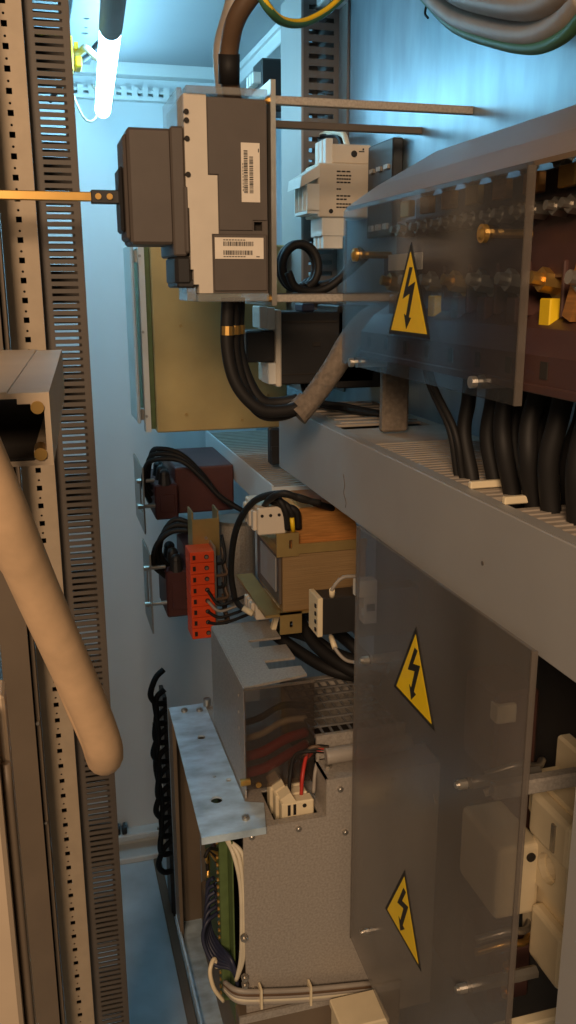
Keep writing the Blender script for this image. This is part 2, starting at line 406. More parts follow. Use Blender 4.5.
# cables into and out of the breaker
cable('power_cable', [(.243, 1.10, 1.738), at(229, 72, Y=1.09), at(230, 45, Y=1.08), at(238, 15, Y=1.06), at(262, -20, Y=1.04)], .011, BROWNC, 'thick brown cable rising from the near pole of the breaker', n=14)
cable('power_cable', [(.243, 1.14, 1.738), at(222, 70, Y=1.13), at(222, 45, Y=1.13), at(231, 12, Y=1.12), at(240, -20, Y=1.12)], .010, GREYC, 'thick grey cable rising from the far pole of the breaker', n=14)
tag(MB().tube([at(229, 84, Y=1.092), at(229, 54, Y=1.084)], .0125, 14).build('shrink_sleeve', BLACKC), 'black shrink sleeve around the brown cable above the breaker', 'sleeve')
gy = [at(258, -10, Y=1.0), at(268, 8, Y=1.0), at(282, 21, Y=1.02), at(302, 23, Y=1.05), at(325, 12, Y=1.08), at(345, -6, Y=1.1)]
o = cable('earth_wire', gy, .005, GREENC, 'green and yellow earth wire sagging at the top between the breaker cables and rear duct')
MB().tube([p + Vector((0, -.0028, .0012)) for p in gy], .003, 8, 7).build('yellow_stripe', YELLOWC, o)
names = ('left', 'middle', 'right')
for i, (dx, dy, dz, cat) in enumerate(((-.010, -.01, .004, 'outer'), (0.001, .004, 0, 'middle'), (.010, .018, .008, 'inner'))):
    P = [(.240 + dx, 1.10 + dy, 1.515), (.238 + dx, 1.10 + dy, 1.455), (.248 + dx * 1.0, 1.095 + dy, 1.405 + dz), (.270 + dx * .5, 1.09 + dy, 1.372 + dz * 1.6), (.298, 1.09 + dy, 1.367 + dz * 1.7), (.325 - dx * .2, 1.09 + dy * .8, 1.376 + dz)]
    c = cable('power_cable', P, .0082, BLACKC, 'black power cable under the breaker, %s one of the curved bundle' % cat, group='black cables below the breaker', n=12)
    MB().cyl((.2385 + dx, 1.10 + dy, 1.470), (.2388 + dx, 1.10 + dy, 1.481), .0088, n=12).build('yellow_band', BRASS, c)
sl = tag(MB().tube([(.318, 1.086, 1.370), (.335, 1.085, 1.385), (.362, 1.075, 1.425), (.385, 1.072, 1.462), (.42, 1.08, 1.49), (.50, 1.10, 1.50)], (.0135, .0165), 16, 7).build('braided_sleeve', SLEEVE), 'grey braided sleeve over the black cables leaving the breaker', 'sleeve')
m = MB()
for k, p in enumerate(((.316, 1.086, 1.368), (.321, 1.086, 1.373), (.326, 1.086, 1.378))): m.cyl(Vector(p), Vector(p) + Vector((.006, 0, .005)), .0175 - k * .0008, .016, n=16)
m.build('taped_end', SLEEVE, sl)

# ================================================================== REAR PLATE, UPPER
t = thing('cable_duct', 'grey slotted vertical cable duct on the rear plate behind the breaker', 'cable duct', (.49, 1.6, 1.343))
for y in (1.542, 1.664):
    m = MB().box(.462, .472, y, y + .002, 1.345, 2.08); m.box(.516, .529, y, y + .002, 1.345, 2.08)
    z = 1.35; i = 0
    while z < 2.06:
        m.box(.472, .516, y, y + .002, z, z + .011); i += 1; z += .0185
    m.box(.472, .516, y, y + .002, 1.70, 1.735); m.build('slotted_wall', DUCT2, t)
B(.458, .462, 1.54, 1.668, 1.343, 2.08).build('cover', TRUNK, t)
B(.525, .529, 1.50, 1.668, 1.343, 2.08).build('base', DUCT2, t)
# dark unit behind, near the top
t = thing('small_device', 'small black device on the rear plate below the right ceiling rail', 'device', (.48, 1.85, 1.86))
B(.455, .529, 1.80, 1.87, 1.86, 1.955, .003).build('body', BLACKP, t)
m = MB()
for k in range(3): m.box(.440, .456, 1.805 + k * .022, 1.82 + k * .022, 1.91, 1.93)
m.build('terminal', WHITEP, t)
# starter block
t = thing('motor_starter', 'beige motor protection switch with printed side on the rear plate', 'switchgear', (.49, 1.42, 1.59))
B(.438, .527, 1.38, 1.45, 1.633, 1.713, .002).build('body', BEIGE, t)
m = MB().box(.462, .527, 1.385, 1.445, 1.713, 1.742, .002); m.build('upper_body', BEIGE, t)
for k in range(3): m = MB().box(.452 + k * .0, .464, 1.387 + k * .02, 1.402 + k * .02, 1.712, 1.75, .001); m.build('terminal_gate', WHITEP, t)
m = MB().plate([(.408, 1.676), (.440, 1.692), (.440, 1.710), (.41, 1.692)], [], 'Y', 1.378, 1.45); m.build('toggle', WHITEP, t)
m = MB()
for k in range(4): m.box(.420, .440, 1.38 + k * .0225, 1.3825 + k * .0225, 1.642, 1.682)
m.box(.420, .44, 1.38, 1.45, 1.638, 1.643); m.build('front_fins', WHITEP, t)
m = MB().box(.446, .486, 1.385, 1.445, 1.605, 1.634, .001); m.build('lower_body', WHITEP, t)
for k in range(3): MB().box(.449, .482, 1.387 + k * .02, 1.40 + k * .02, 1.586, 1.606, .001).build('terminal_tooth', WHITEP, t)
m = MB().cyl((.498, 1.3835, 1.728), (.498, 1.389, 1.728), .005); m.box(.506, .515, 1.3842, 1.386, 1.731, 1.7325); m.box(.512, .5145, 1.3842, 1.386, 1.7335, 1.7365)
m.build('dial', INK, t)
m = MB()
for zz, n, s in ((1.700, 3, .008), (1.694, 5, .005), (1.689, 6, .004), (1.684, 4, .006), (1.674, 2, .004), (1.664, 4, .006), (1.659, 3, .006), (1.652, 5, .005), (1.647, 4, .005)):
    x = .468
    for k in range(n): m.box(x, x + s * .8, 1.3793, 1.3802, zz, zz + .0022); x += s
m.cyl((.459, 1.3788, 1.642), (.459, 1.3805, 1.642), .0035); m.build('printing', INK, t)
t = thing('relay_block', 'dark relay block beside the beige motor switch on the rear plate', 'relay', (.50, 1.30, 1.6))
B(.512, .529, 1.26, 1.36, 1.60, 1.735, .002).build('body', BLACKP, t)
m = MB()
for k in range(3): m.box(.508, .512, 1.27 + k * .03, 1.285 + k * .03, 1.61, 1.618)
for k in range(3): m.box(.508, .512, 1.27 + k * .03, 1.285 + k * .03, 1.694, 1.70)
m.build('terminal', STEEL, t)
for k in range(2):
    cable('control_wire', [(.50, 1.42 + k * .02, 1.742), (.498, 1.44 + k * .02, 1.765), (.496, 1.50 + k * .01, 1.775), (.496, 1.56, 1.78)], .005, BLACKC if k else WHITEC, ('black' if k else 'pale') + ' wire rising from the top of the beige motor switch')
# black coil of cable
cc = []
for k in range(26):
    a = -math.pi * .4 + k * 2 * math.pi / 12
    cc.append((.374 + .026 * math.cos(a) , 1.255 + k * .0012, 1.556 + .031 * math.sin(a)))
cc += [(.39, 1.29, 1.528), (.43, 1.27, 1.535), (.47, 1.25, 1.57)]
cable('coiled_cable', cc, .0062, BLACKC, 'black cable wound in a loop under the beige motor switch', n=10)
cable('coiled_cable', [(.352, 1.25, 1.548), (.365, 1.25, 1.526), (.40, 1.25, 1.522), (.43, 1.245, 1.54), (.46, 1.24, 1.58)], .006, BLACKC, 'black cable end beneath the wound cable loop')
# black contactor
t = thing('contactor', 'black contactor with a beige front plate and plug, below the breaker bracket', 'contactor', (.44, 1.33, 1.38))
m = MB().box(.350, .50, 1.285, 1.39, 1.384, 1.491, .002); m.box(.44, PX, 1.285, 1.39, 1.375, 1.5, .002); m.build('body', BLACKP, t)
m = MB().box(.352, .44, 1.283, 1.286, 1.475, 1.478); m.box(.352, .44, 1.283, 1.286, 1.398, 1.400); m.box(.40, .412, 1.283, 1.286, 1.44, 1.446); m.build('groove', INNER, t)
B(.342, .3505, 1.28, 1.395, 1.381, 1.495, .002).build('front_plate', BEIGE, t)
B(.298, .342, 1.288, 1.36, 1.418, 1.464, .002).build('plug', BLACKP, t)
for (x0, z0) in ((.330, 1.466), (.318, 1.468), (.331, 1.385)):
    m = MB().box(x0, x0 + .012, 1.285, 1.33, z0, z0 + .032, .001)
    for k in range(3): m.box(x0 - .0004, x0, 1.290 + k * .013, 1.296 + k * .013, z0 + .012, z0 + .022)
    m.build('terminal_block', WHITEP, t)
B(.385, .405, 1.29, 1.33, 1.491, 1.503, .002).build('coil_plug', BLUEC, t)

# gold drive chassis
t = thing('drive_unit', 'tall yellow passivated steel chassis with a white front behind the breaker', 'drive unit', (.32, 1.72, 1.265))
m = MB().box(.20, .448, 1.60, 1.78, 1.268, 1.60, .002); m.build('chassis', GOLD, t)
m = MB()
for x, z in ((.25, 1.46), (.255, 1.30), (.40, 1.45), (.42, 1.29), (.41, 1.33), (.36, 1.285)): m.cyl((x, 1.601, z), (x, 1.597, z), .003, n=10)
m.build('chassis_screw', GOLDB, t)
B(.190, .199, 1.605, 1.77, 1.275, 1.597).build('circuit_board', PCB, t)
m = MB().plate([(1.60, 1.27), (1.60, 1.602), (1.62, 1.602), (1.62, 1.31), (1.63, 1.27)], [], 'X', .180, .190); m.build('edge_panel', WHITEP, t)
m = MB().box(.166, .172, 1.60, 1.72, 1.285, 1.60, .003); m.build('front_panel', WHITEP, t)
B(.172, .190, 1.62, 1.64, 1.29, 1.31).build('spacer', STEEL, t); B(.172, .19, 1.62, 1.64, 1.57, 1.59).build('spacer', STEEL, t)
m = MB()
for z in (1.30, 1.45, 1.58): m.cyl((.182, 1.599, z), (.182, 1.596, z), .0025, n=8)
m.build('panel_screw', STEEL, t)
m = MB().box(.408, .428, 1.575, 1.598, 1.20, 1.27, .003); m.box(.41, .426, 1.573, 1.6, 1.228, 1.236)
tag(m.build('black_plug', BLACKP), 'black plug hanging under the yellow passivated chassis', 'plug')

# ================================================================== TRUNKING
t = thing('wiring_trunking', 'large grey cable trunking with a slotted top running along the rear plate', 'trunking', (.45, .85, 1.24))
m = MB().box(.370, .374, .30, 1.372, 1.240, 1.343, .001); m.box(.374, .386, .30, 1.372, 1.3395, 1.343); m.build('front_cover', TRUNK, t)
B(.374, PX, 1.368, 1.372, 1.240, 1.343).build('end_wall', TRUNK, t)
m = MB().box(.374, PX, .30, 1.368, 1.240, 1.244); m.build('floor_panel', TRUNK, t)
m = MB()
y = .32
while y < .975:
    if not (.655 < y < .685 or .735 < y < .75): m.box(.386, .515, y, y + .0075, 1.338, 1.3425)
    y += .0125
m.box(.515, PX, .30, 1.368, 1.337, 1.3425)
m.build('slotted_lid', TRUNKTOP, t)
m = MB().box(.386, .515, .985, 1.10, 1.339, 1.3425); m.box(.386, .515, 1.14, 1.36, 1.339, 1.3425)
for k in range(7): m.box(.40, .515, 1.15 + k * .03, 1.158 + k * .03, 1.3425, 1.3445)
m.build('solid_lid', TRUNKTOP, t)
B(.376, .528, .302, 1.366, 1.2445, 1.246).build('inner_shade', INNER, t)  # dark sheet over the floor panel, standing for shade in the trunking
m = MB().tube([(.3698, 1.052, 1.292), (.3698, 1.046, 1.280), (.3698, 1.049, 1.268), (.3698, 1.040, 1.258), (.3698, 1.042, 1.25)], .0007, 6); m.build('scuff_mark', DUCT, t)
MB().cyl((.3703, .674, 1.288), (.3694, .674, 1.288), .0022, n=8).build('scuff_mark', DUCT, t)
t = thing('wiring_trunking', 'smaller lower grey trunking running to the far wall', 'trunking', (.45, 1.8, 1.13))
B(.380, .384, 1.46, 2.10, 1.130, 1.188, .001).build('front_cover', WALL, t)
m = MB(); y = 1.47
while y < 2.08:
    m.box(.386, PX, y, y + .012, 1.180, 1.184); y += .02
m.build('slotted_lid', TRUNKTOP, t)
m = MB().box(.384, PX, 1.46, 2.10, 1.130, 1.134); m.box(.384, PX, 1.46, 1.464, 1.134, 1.184); m.build('trough', WALL, t)
# post between trunking and upper plate
t = thing('sleeved_riser', 'brown grey riser strip standing on the trunking under the clear cover', 'riser', (.438, 1.05, 1.343))
B(.420, .456, 1.045, 1.06, 1.345, 1.49, .003).build('strip', SLEEVE, t)
# thin black wires on trunk end
for k in range(3):
    cable('thin_black_wire', [(.40 + k * .008, 1.36, 1.40), (.40, 1.30 - .02 * k, 1.356 + .004 * k), (.43, 1.22, 1.352 + .003 * k), (.47, 1.17 + .02 * k, 1.349), (.485, 1.2, 1.347)], .0035, BLACKC, 'thin black wire lying on the trunking near its far end', group='thin black wires on the trunking')

# ================================================================== COVERED TERMINAL BLOCK, RIGHT
t = thing('power_terminal_block', 'maroon power terminal block with rows of bolts behind the bent clear cover', 'terminal block', (.46, .75, 1.43))
m = MB().plate([(.395, 1.535), (.395, 1.56), (.41, 1.56), (.41, 1.60), (PX, 1.60), (PX, 1.455), (.368, 1.455), (.368, 1.477), (.384, 1.496), (.405, 1.509), (.405, 1.535)], [], 'Y', .42, .99); m.build('moulded_base', BROWNT, t)
m = MB().box(.43, PX, .42, .985, 1.60, 1.625, .002); m.box(.40, .43, .44, .45, 1.56, 1.605); m.build('upper_ridge', BROWNT, t)
for k in range(10):
    y = .455 + k * .053
    m = MB().box(.392, .406, y - .002, y + .002, 1.504, 1.548, .001); m.build('partition', BROWNT, t)
    B(.3672, .3682, y + .026, y + .036, 1.460, 1.473).build('notch', INNER, t)
    m = MB(); screw(m, (.405, y + .024, 1.531), (-1, 0, .15), .0098, .018); m.cyl((.409, y + .024, 1.531), (.403, y + .024, 1.531), .0135, n=16); m.build('bolt', STEEL if k % 3 else BRASS, t)
    for q in (0, .022):
        m = MB(); screw(m, (.412, y + .008 + q, 1.588), (-1, 0, .1), .0072, .014); m.build('bolt', STEEL, t)
    m = MB(); screw(m, (.43, y + .015, 1.632), (-1, 0, .2), .008, .012); m.cyl((.432, y + .015, 1.631), (.426, y + .015, 1.633), .011, n=16); m.build('bolt', STEEL, t)
    m = MB().box(.388, .398, y + .008, y + .024, 1.494, 1.519, .001); m.build('marker', YELLOWC if k in (3, 7) else BROWNT, t)
    m = MB().box(.404, .412, y + .012, y + .036, 1.603, 1.620, .001); m.build('busbar', COPPER if k % 3 else BRASS, t)
m = MB().obox((.391, .592, 1.525), (.003, .006, .022), Matrix.Rotation(.35, 3, 'X')); m.build('link_bar', COPPER, t)
m = MB().box(.366, .40, .42, .99, 1.448, 1.455, .001); m.build('base_lip', BROWNT, t)
m = MB().box(.384, .3855, .86, .95, 1.545, 1.562); m.build('name_strip', PAPER, t)

t = thing('clear_cover', 'bent smoky clear plastic cover over the maroon terminal block', 'cover', (.38, .82, 1.44))
# folded sheet profile in XZ, extruded along Y; the far end is cut along the slope
prof = [(.3585, 1.437), (.3585, 1.613), (.3620, 1.618), (.40, 1.643), (.475, 1.684)]
th = .004
def folded(mb, prof, ya, yb, th):
    n = []
    for i, p in enumerate(prof):
        a = Vector(prof[max(i - 1, 0)]); b = Vector(prof[min(i + 1, len(prof) - 1)])
        dd = (b - a).normalized(); n.append(Vector((dd.y, -dd.x)))
    ring = [Vector(p) for p in prof] + [Vector(p) + q * th for p, q in reversed(list(zip(prof, n)))]
    A = [mb.bm.verts.new((v.x, ya, v.y)) for v in ring]; Bv = [mb.bm.verts.new((v.x, yb, v.y)) for v in ring]
    N = len(ring)
    for i in range(N): mb.bm.faces.new((A[i], A[(i + 1) % N], Bv[(i + 1) % N], Bv[i]))
    h = len(prof)
    for i in range(h - 1):
        mb.bm.faces.new((A[i], A[i + 1], A[N - 2 - i], A[N - 1 - i])); mb.bm.faces.new((Bv[i], Bv[N - 1 - i], Bv[N - 2 - i], Bv[i + 1]))
m = MB(); folded(m, prof[:3], .616, 1.03, th); m.build('front_sheet', CLEARC, t)
m = MB(); folded(m, prof[2:], .45, 1.03, th); m.build('sloping_sheet', clear('warm hazed clear plastic', (.6, .56, .5), .92, (158, 132, 104), .55, 12, .06), t, 'sloping upper part of the cover with warm light painted into its haze')  # warm light on the slope is put into its brown colour and haze
m = MB().box(.3575, .3640, .6145, .6165, 1.437, 1.615); m.build('cut_edge', CLEARE, t)
for (y, z) in ((.678, 1.570), (.983, 1.563)):
    m = MB().cyl((.3585, y, z), (.3545, y, z), .0075, n=16); m.cyl((.3545, y, z), (.3525, y, z), .0055, .003, n=16); m.cyl((.3625, y, z), (.40, y, z), .004, n=10); m.build('fixing_screw', BRASS, t)
for (y, z) in ((.683, 1.449), (.990, 1.441)):
    m = MB().cyl((.3585, y, z), (.3535, y, z), .0052, n=12); m.build('fixing_screw', STEEL, t)
    m = MB().cyl((.3625, y, z), (.44 if y < .8 else .40, y, z), .006, n=12); m.build('spacer', STEEL, t)

def warning_sign(X, yc, zb, s, label):
    """triangle on plane X facing -X; side s, base centre (yc, zb)"""
    t = thing('warning_sign', label, 'warning sign', (X, yc, zb), 'yellow high voltage signs')
    h = s * .866 * (.092 / .0866 if X == 0 else 1)
    def P(u, v): return (yc - u * s, zb + v * h)       # u to the viewer's right
    MB().plate([P(-.5, 0), P(.5, 0), P(0, 1)], [], 'X', X - .0006, X - .0001).build('black_border', INK, t)
    MB().plate([P(-.43, .045), P(.43, .045), P(0, .90)], [], 'X', X - .0009, X - .0006).build('yellow_field', SIGNY, t)
    bolt = [(-.005, .74), (-.15, .40), (.015, .46), (-.055, .22), (-.105, .24), (-.045, .075), (.065, .20), (.01, .205), (.135, .585), (-.03, .53), (.065, .735)]
    MB().plate([P(u, v) for u, v in bolt], [], 'X', X - .0012, X - .0009).build('lightning_bolt', INK, t)
warning_sign(.3585, .828, 1.480, .104, 'yellow lightning warning triangle on the bent clear cover')
# cables below the block
k = 0
for (x, y, yb, r) in ((.405, .80, .775, .0075), (.415, .765, .745, .0085), (.43, .74, .72, .0085), (.41, .715, .705, .0085), (.43, .69, .69, .009), (.41, .665, .668, .0085), (.44, .65, .655, .009), (.41, .635, .640, .009), (.43, .61, .622, .009), (.41, .59, .60, .009), (.43, .565, .585, .009), (.41, .55, .56, .009)):
    j = random.uniform(-.006, .006)
    cable('power_cable', [(x + .01, y, 1.47), (x + j, y - j, 1.42), (x - .004 + j, (y + yb) / 2 + j, 1.385), (x + .004, yb, 1.34), (x + .01, yb - .005, 1.29)], r, BLACKC, 'thick black cable dropping from the maroon terminal block into the trunking', group='black cables under the terminal block', n=12)
    k += 1
for i, (y, yb) in enumerate(((.83, .80), (.84, .812))):
    cable('thin_black_wire', [(.40, y + .04, 1.50), (.385, y, 1.44), (.392, yb - .015, 1.39), (.40, yb - .02, 1.345), (.41, yb - .02, 1.30)], .0035, BLACKC, 'thin black wire bowing down beside the thick black cables', group='thin wires beside the black cables')
m = MB().box(.383, .50, .728, .734, 1.343, 1.350, .001); m.box(.383, .50, .664, .670, 1.343, 1.350, .001)
tag(m.build('cable_clamp', CREAM), 'cream clamp strips holding the black cables on the trunking lid', 'clamp')
# cables at the upper right
for i, (r, mm, dz, dx, lab) in enumerate(((.013, GREYC, .012, 0, 'upper thick grey cable arching at the top right'), (.014, GREYC, -.012, .012, 'lower thick grey cable arching at the top right'), (.010, BROWNC, .022, .02, 'brown cable behind the grey cables at the top right'), (.006, GREENC, -.024, .006, 'green earth cable under the grey cables at the top right'))):
    P = [at(425, -25, X=.48 + dx), at(455, 3, X=.475 + dx), at(495, 16, X=.47 + dx), at(535, 20, X=.465 + dx), at(566, 6, X=.46 + dx), at(590, -22, X=.455 + dx)]
    cable('supply_cable', [p + Vector((0, 0, dz)) for p in P], r, mm, lab, n=14)
cable('thin_black_wire', [at(427, 5, X=.52), at(430, -8, X=.52), at(425, 12, X=.52), at(428, 18, X=.52)], .0015, BLACKC, 'wisp of thin wire hanging on the bright plate by the grey cables')

# ================================================================== LOWER CLEAR PANEL
t = thing('safety_screen', 'large scratched clear plastic panel with two warning signs, below the trunking', 'panel', (.36, .77, .65))
m = MB().plate([(.566, .62), (.966, .655), (.966, 1.246), (.566, 1.250)], [], 'X', .358, .362); m.build('sheet', CLEARP, t)
B(.3572, .3628, .5635, .5665, .62, 1.250, .0005).build('cut_edge', CLEARE, t); B(.3576, .3624, .9655, .9675, .655, 1.246).build('cut_edge', CLEARE, t)
for (y, z) in ((.919, 1.091), (.661, 1.076), (.90, .72), (.64, .865)):
    m = MB().cyl((.358, y, z), (.350, y, z), .0048, n=12); m.cyl((.350, y, z), (.347, y, z), .003, n=10); m.build('fixing_screw', STEEL, t)
for (y, z) in ((.919, 1.091), (.661, 1.076), (.64, .865)): MB().cyl((.362, y, z), (.435 if y < .8 else .40, y, z), .0062, n=6).build('standoff', STEEL, t)
m = MB()
for (y, z, a, l) in ((.74, 1.07, .5, .004), (.725, 1.02, -.6, .005), (.69, 1.10, 1.2, .003), (.85, .95, .4, .003), (.70, .90, -.3, .004)):
    m.obox((.3578, y, z), (.0001, .0006, l), Matrix.Rotation(a, 3, 'X'))
m.build('scratch', CLEARE, t)
warning_sign(.358, .784, 1.094, .107, 'yellow lightning warning triangle, upper of the two on the flat clear panel')
warning_sign(.358, .792, .797, .106, 'yellow lightning warning triangle, lower of the two on the flat clear panel')
tag(B(.357, .361, .28, .495, .55, 1.236, .001).build('cover_panel', TRUNK), 'plain grey panel at the right edge below the trunking', 'panel')
# fuse bases and back things on the lower right
t = thing('fuse_holder', 'cream ceramic fuse base with a round hole, right of the clear panel', 'fuse base', (.49, .68, .83))
m = MB().plate([(.61, .845), (.72, .845), (.725, .90), (.70, .93), (.70, .975), (.725, .99), (.725, 1.035), (.61, 1.035)], [circ(.672, .955, .014, 16)], 'X', .468, .50); m.build('ceramic_body', CREAM, t)
B(.452, .47, .63, .70, .982, 1.03, .005, 2).build('contact_head', CREAM, t); B(.454, .47, .63, .687, .843, .905, .005, 2).build('contact_head', CREAM, t)
B(.498, .515, .60, .73, .84, 1.07, .003).build('back_plate', CREAM, t)
m = MB().box(.450, .454, .650, .656, .99, 1.02); m.build('contact_clip', STEEL, t)
MB().plate([(.64, .925), (.70, .925), (.70, .985), (.64, .985)], [circ(.672, .955, .016, 16)], 'X', .460, .468).build('hole_collar', CREAM, t)
t = thing('fuse_switch', 'smooth cream fuse switch housing behind the right edge of the clear panel', 'fuse switch', (.45, .74, .88))
B(.415, .466, .690, .775, .887, .972, .006, 3).build('housing', CREAM, t)
B(.462, .515, .735, .80, .86, 1.0, .003).build('socket', BROWNT, t)
MB().cyl((.452, .691, .958), (.452, .688, .958), .005).build('cover_screw', INNER, t)
for i, z in enumerate((1.055, 1.035, .86, .845, .80)):
    cable('contact_wire', [(.40, .70, z), (.43, .69, z + .012), (.455, .695, z + .004), (.47, .71, z)], .004, (STEEL, WHITEC, STEEL, BRASS, GREYC)[i], 'bare looped lead, number %s from the top, beside the cream fuse switch' % ('one', 'two', 'three', 'four', 'five')[i], 'lead')
t = thing('wire_terminal', 'dark terminal with brass screws under the cream fuse switch', 'terminal', (.44, .72, .78))
B(.42, .47, .70, .77, .77, .84, .004).build('body', BROWNT, t)
m = MB()
for z in (.79, .82): screw(m, (.44, .70, z), (-.3, -1, 0), .007, .01)
m.build('screw', BRASS, t)
t = thing('wire_terminal', 'dark terminal above the cream fuse switch near the support bar', 'terminal', (.45, .73, 1.05))
B(.42, .47, .72, .79, 1.03, 1.13, .004).build('body', BROWNT, t)
B(.418, .44, .715, .73, 1.10, 1.12, .001).build('tag', WHITEC, t)
tag(B(.372, .515, .632, .645, 1.072, 1.087, .002).build('support_bar', GALV), 'steel support bar behind the upper right of the clear panel', 'bar')
tag(B(.372, .515, .60, .613, .833, .846, .002).build('support_bar', CREAM), 'pale support bar at the bottom right below the cream fuse base', 'bar')
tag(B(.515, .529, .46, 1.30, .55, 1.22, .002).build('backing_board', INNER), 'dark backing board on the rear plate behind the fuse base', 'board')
t = thing('junction_box', 'cream box at the very bottom, partly behind the clear panel', 'box', (.375, .95, .45))
m = B(.334, .40, .925, .975, .42, .548, .002).build('box_body', CREAM, t)
m = MB().box(.332, .402, .922, .978, .538, .550, .002); m.build('lid', CREAM, t)
m = MB().cyl((.345, .9215, .53), (.345, .919, .53), .003); m.cyl((.385, .9215, .53), (.385, .919, .53), .003); m.build('screw', INK, t)

# ================================================================== FAR TRANSFORMERS
def transformer(y, x0, x1, z0, z1, xb, label, dep):
    t = thing('resin_transformer', label, 'transformer', ((x0 + x1) / 2, y, z0))
    m = MB().box(x0 + .045, x1, y, y + dep, z0, z1, .004, 2); m.build('core_block', MAROON, t)
    m = MB().box(x0, x0 + .047, y - .02, y + dep * .7, z0 - .005, z1 - .03, .003); m.box(x0 + .01, x0 + .04, y - .022, y - .018, z0 + .01, z1 - .05, .001); m.build('front_block', MAROON, t)
    for k in range(3):
        yy = y - .008 + k * .045
        MB().cyl((x0 + .022, yy, z1 - .032), (x0 + .022, yy, z1 - .012), .014, .011, n=12).ball((x0 + .022, yy, z1 - .01), .011).build('insulator', BLACKP, t)
    m = MB().plate(rect(y - .03, y + dep * .6, z0 - .03, z1 + .01), [rect(y - .01, y + .03, z0 + .01, z1 - .03)], 'X', xb, xb + .003); m.build('bracket_plate', STEEL, t)
    for zz in (z0 + .025, z1 - .02):
        m = MB().cyl((xb + .003, y - .015, zz), (x0, y - .015, zz), .004); m.cyl((xb - .010, y - .015, zz), (xb, y - .015, zz), .005, n=6); m.build('bolt', STEEL, t)
    return t
transformer(1.76, .208, .376, 1.07, 1.168, .183, 'maroon resin transformer, the higher one at the far left', .22)
transformer(1.60, .203, .33, .918, 1.035, .172, 'maroon resin transformer, the lower one behind the orange terminal strip', .14)
for i, dz in enumerate((0, .008, .016)):
    d = i * .012
    cable('transformer_cable', [(.20 + i * .004, 1.76 + d, 1.10 + i * .012), (.186 + i * .006, 1.745 + d, 1.14), (.194 + i * .006, 1.73 + d, 1.185 + dz), (.222, 1.72 + d, 1.196 + dz), (.262, 1.71 + d, 1.19 + dz * .7), (.30, 1.70 + d, 1.155 + dz * .5), (.335, 1.69 + d, 1.115), (.38, 1.68, 1.085)], .0052, BLACKC, 'black cable arching over the higher maroon transformer', group='cables over the higher transformer')
    cable('transformer_cable', [(.205 + i * .008, 1.60 + d, .99), (.182 + i * .008, 1.59 + d, 1.02 + i * .006), (.188 + i * .008, 1.58 + d, 1.06 + i * .007), (.215 + i * .005, 1.575 + d, 1.085 + i * .008), (.25, 1.57 + d, 1.085 + i * .005), (.27, 1.58 + d, 1.07)], .0052, BLACKC, 'black cable curving up from the lower maroon transformer', group='cables at the lower transformer')
# metal bracket + capacitor
t = thing('channel_bracket', 'greenish zinc channel bracket standing above the orange terminal strip', 'bracket', (.27, 1.5, 1.06))
m = MB().box(.243, .292, 1.50, 1.503, 1.055, 1.125); m.box(.243, .246, 1.503, 1.55, 1.055, 1.138); m.box(.289, .292, 1.503, 1.55, 1.055, 1.138); m.build('channel', GOLDB, t)
MB().cyl((.267, 1.4995, 1.09), (.267, 1.497, 1.09), .003).build('screw', STEEL, t)
t = thing('capacitor', 'grey tan round capacitor can between the orange strip and copper transformer', 'capacitor', (.335, 1.56, .96))
MB().cyl((.335, 1.56, .95), (.335, 1.56, 1.10), .036, n=24).build('can', GALV, t)
MB().cyl((.335, 1.56, 1.10), (.335, 1.56, 1.106), .037, n=24).build('rim', STEEL, t); MB().cyl((.335, 1.56, .945), (.335, 1.56, .95), .037, n=24).build('rim', STEEL, t)
# orange strip
t = thing('terminal_strip', 'bright orange terminal strip of stacked blocks with wires on its right side', 'terminal strip', (.25, 1.47, .92))
for k in range(8):
    z = .918 + k * .0203
    b = B(.229, .272, 1.45, 1.50, z, z + .0196, .001).build('terminal_module', ORANGE, t)
    m = MB().box(.2335, .2385, 1.4485, 1.451, z + .006, z + .014); m.cyl((.258, 1.449, z + .010), (.258, 1.451, z + .010), .0042, n=10); m.build('wire_opening', INK, b)
    MB().cyl((.258, 1.4475, z + .010), (.258, 1.4495, z + .010), .0026, n=10).build('clamp_screw', STEEL, b)
B(.272, .276, 1.455, 1.50, .91, 1.085).build('end_rail', STEEL, t)
for k in range(4):
    z = .955 + k * .012
    cable('control_wire', [(.258, 1.448, .948 + k * .0203), (.275, 1.435, z - .006), (.30, 1.43, z), (.325, 1.42, z + .012), (.34, 1.41, z + .018)], .0028, GREYC if k == 2 else BLACKC, 'thin wire leaving the orange terminal strip to the right', group='wires on the orange strip')
for k in range(7):
    z = .92 + k * .022
    cable('control_wire', [(.276, 1.46, z), (.288 + .006 * (k % 2), 1.45, z + .006), (.292, 1.455, z + .02), (.29, 1.47, z + .05)], .003, BROWNC if k % 2 else BLACKC, 'short dark wire beside the orange terminal strip', group='short wires behind the orange strip')

# ================================================================== COPPER TRANSFORMER
t = thing('control_transformer', 'transformer with a copper winding and laminated core under the trunking', 'transformer', (.39, 1.27, 1.04))
B(.328, .46, 1.20, 1.345, 1.052, 1.143, .001).build('laminated_core', CORE, t)
m = MB()
m.plate([(.345, 1.143), (.452, 1.143), (.452, 1.165), (.446, 1.185), (.432, 1.20), (.415, 1.208), (.36, 1.208), (.345, 1.2)], [], 'Y', 1.215, 1.33); m.build('copper_winding', COPPER, t)
B(.3235, .328, 1.205, 1.342, 1.062, 1.140, .001).build('side_plate', DARKP, t)
B(.3222, .3235, 1.22, 1.315, 1.078, 1.132).build('rating_plate', TRUNK, t, 'silver rating plate')
m = MB().plate(rect(.318, .352, 1.140, 1.176), [rect(.337, .342, 1.152, 1.165)], 'Y', 1.196, 1.199); m.box(.352, .46, 1.196, 1.199, 1.143, 1.158); m.box(.318, .46, 1.199, 1.225, 1.143, 1.1455); m.build('top_bracket', GOLDB, t)
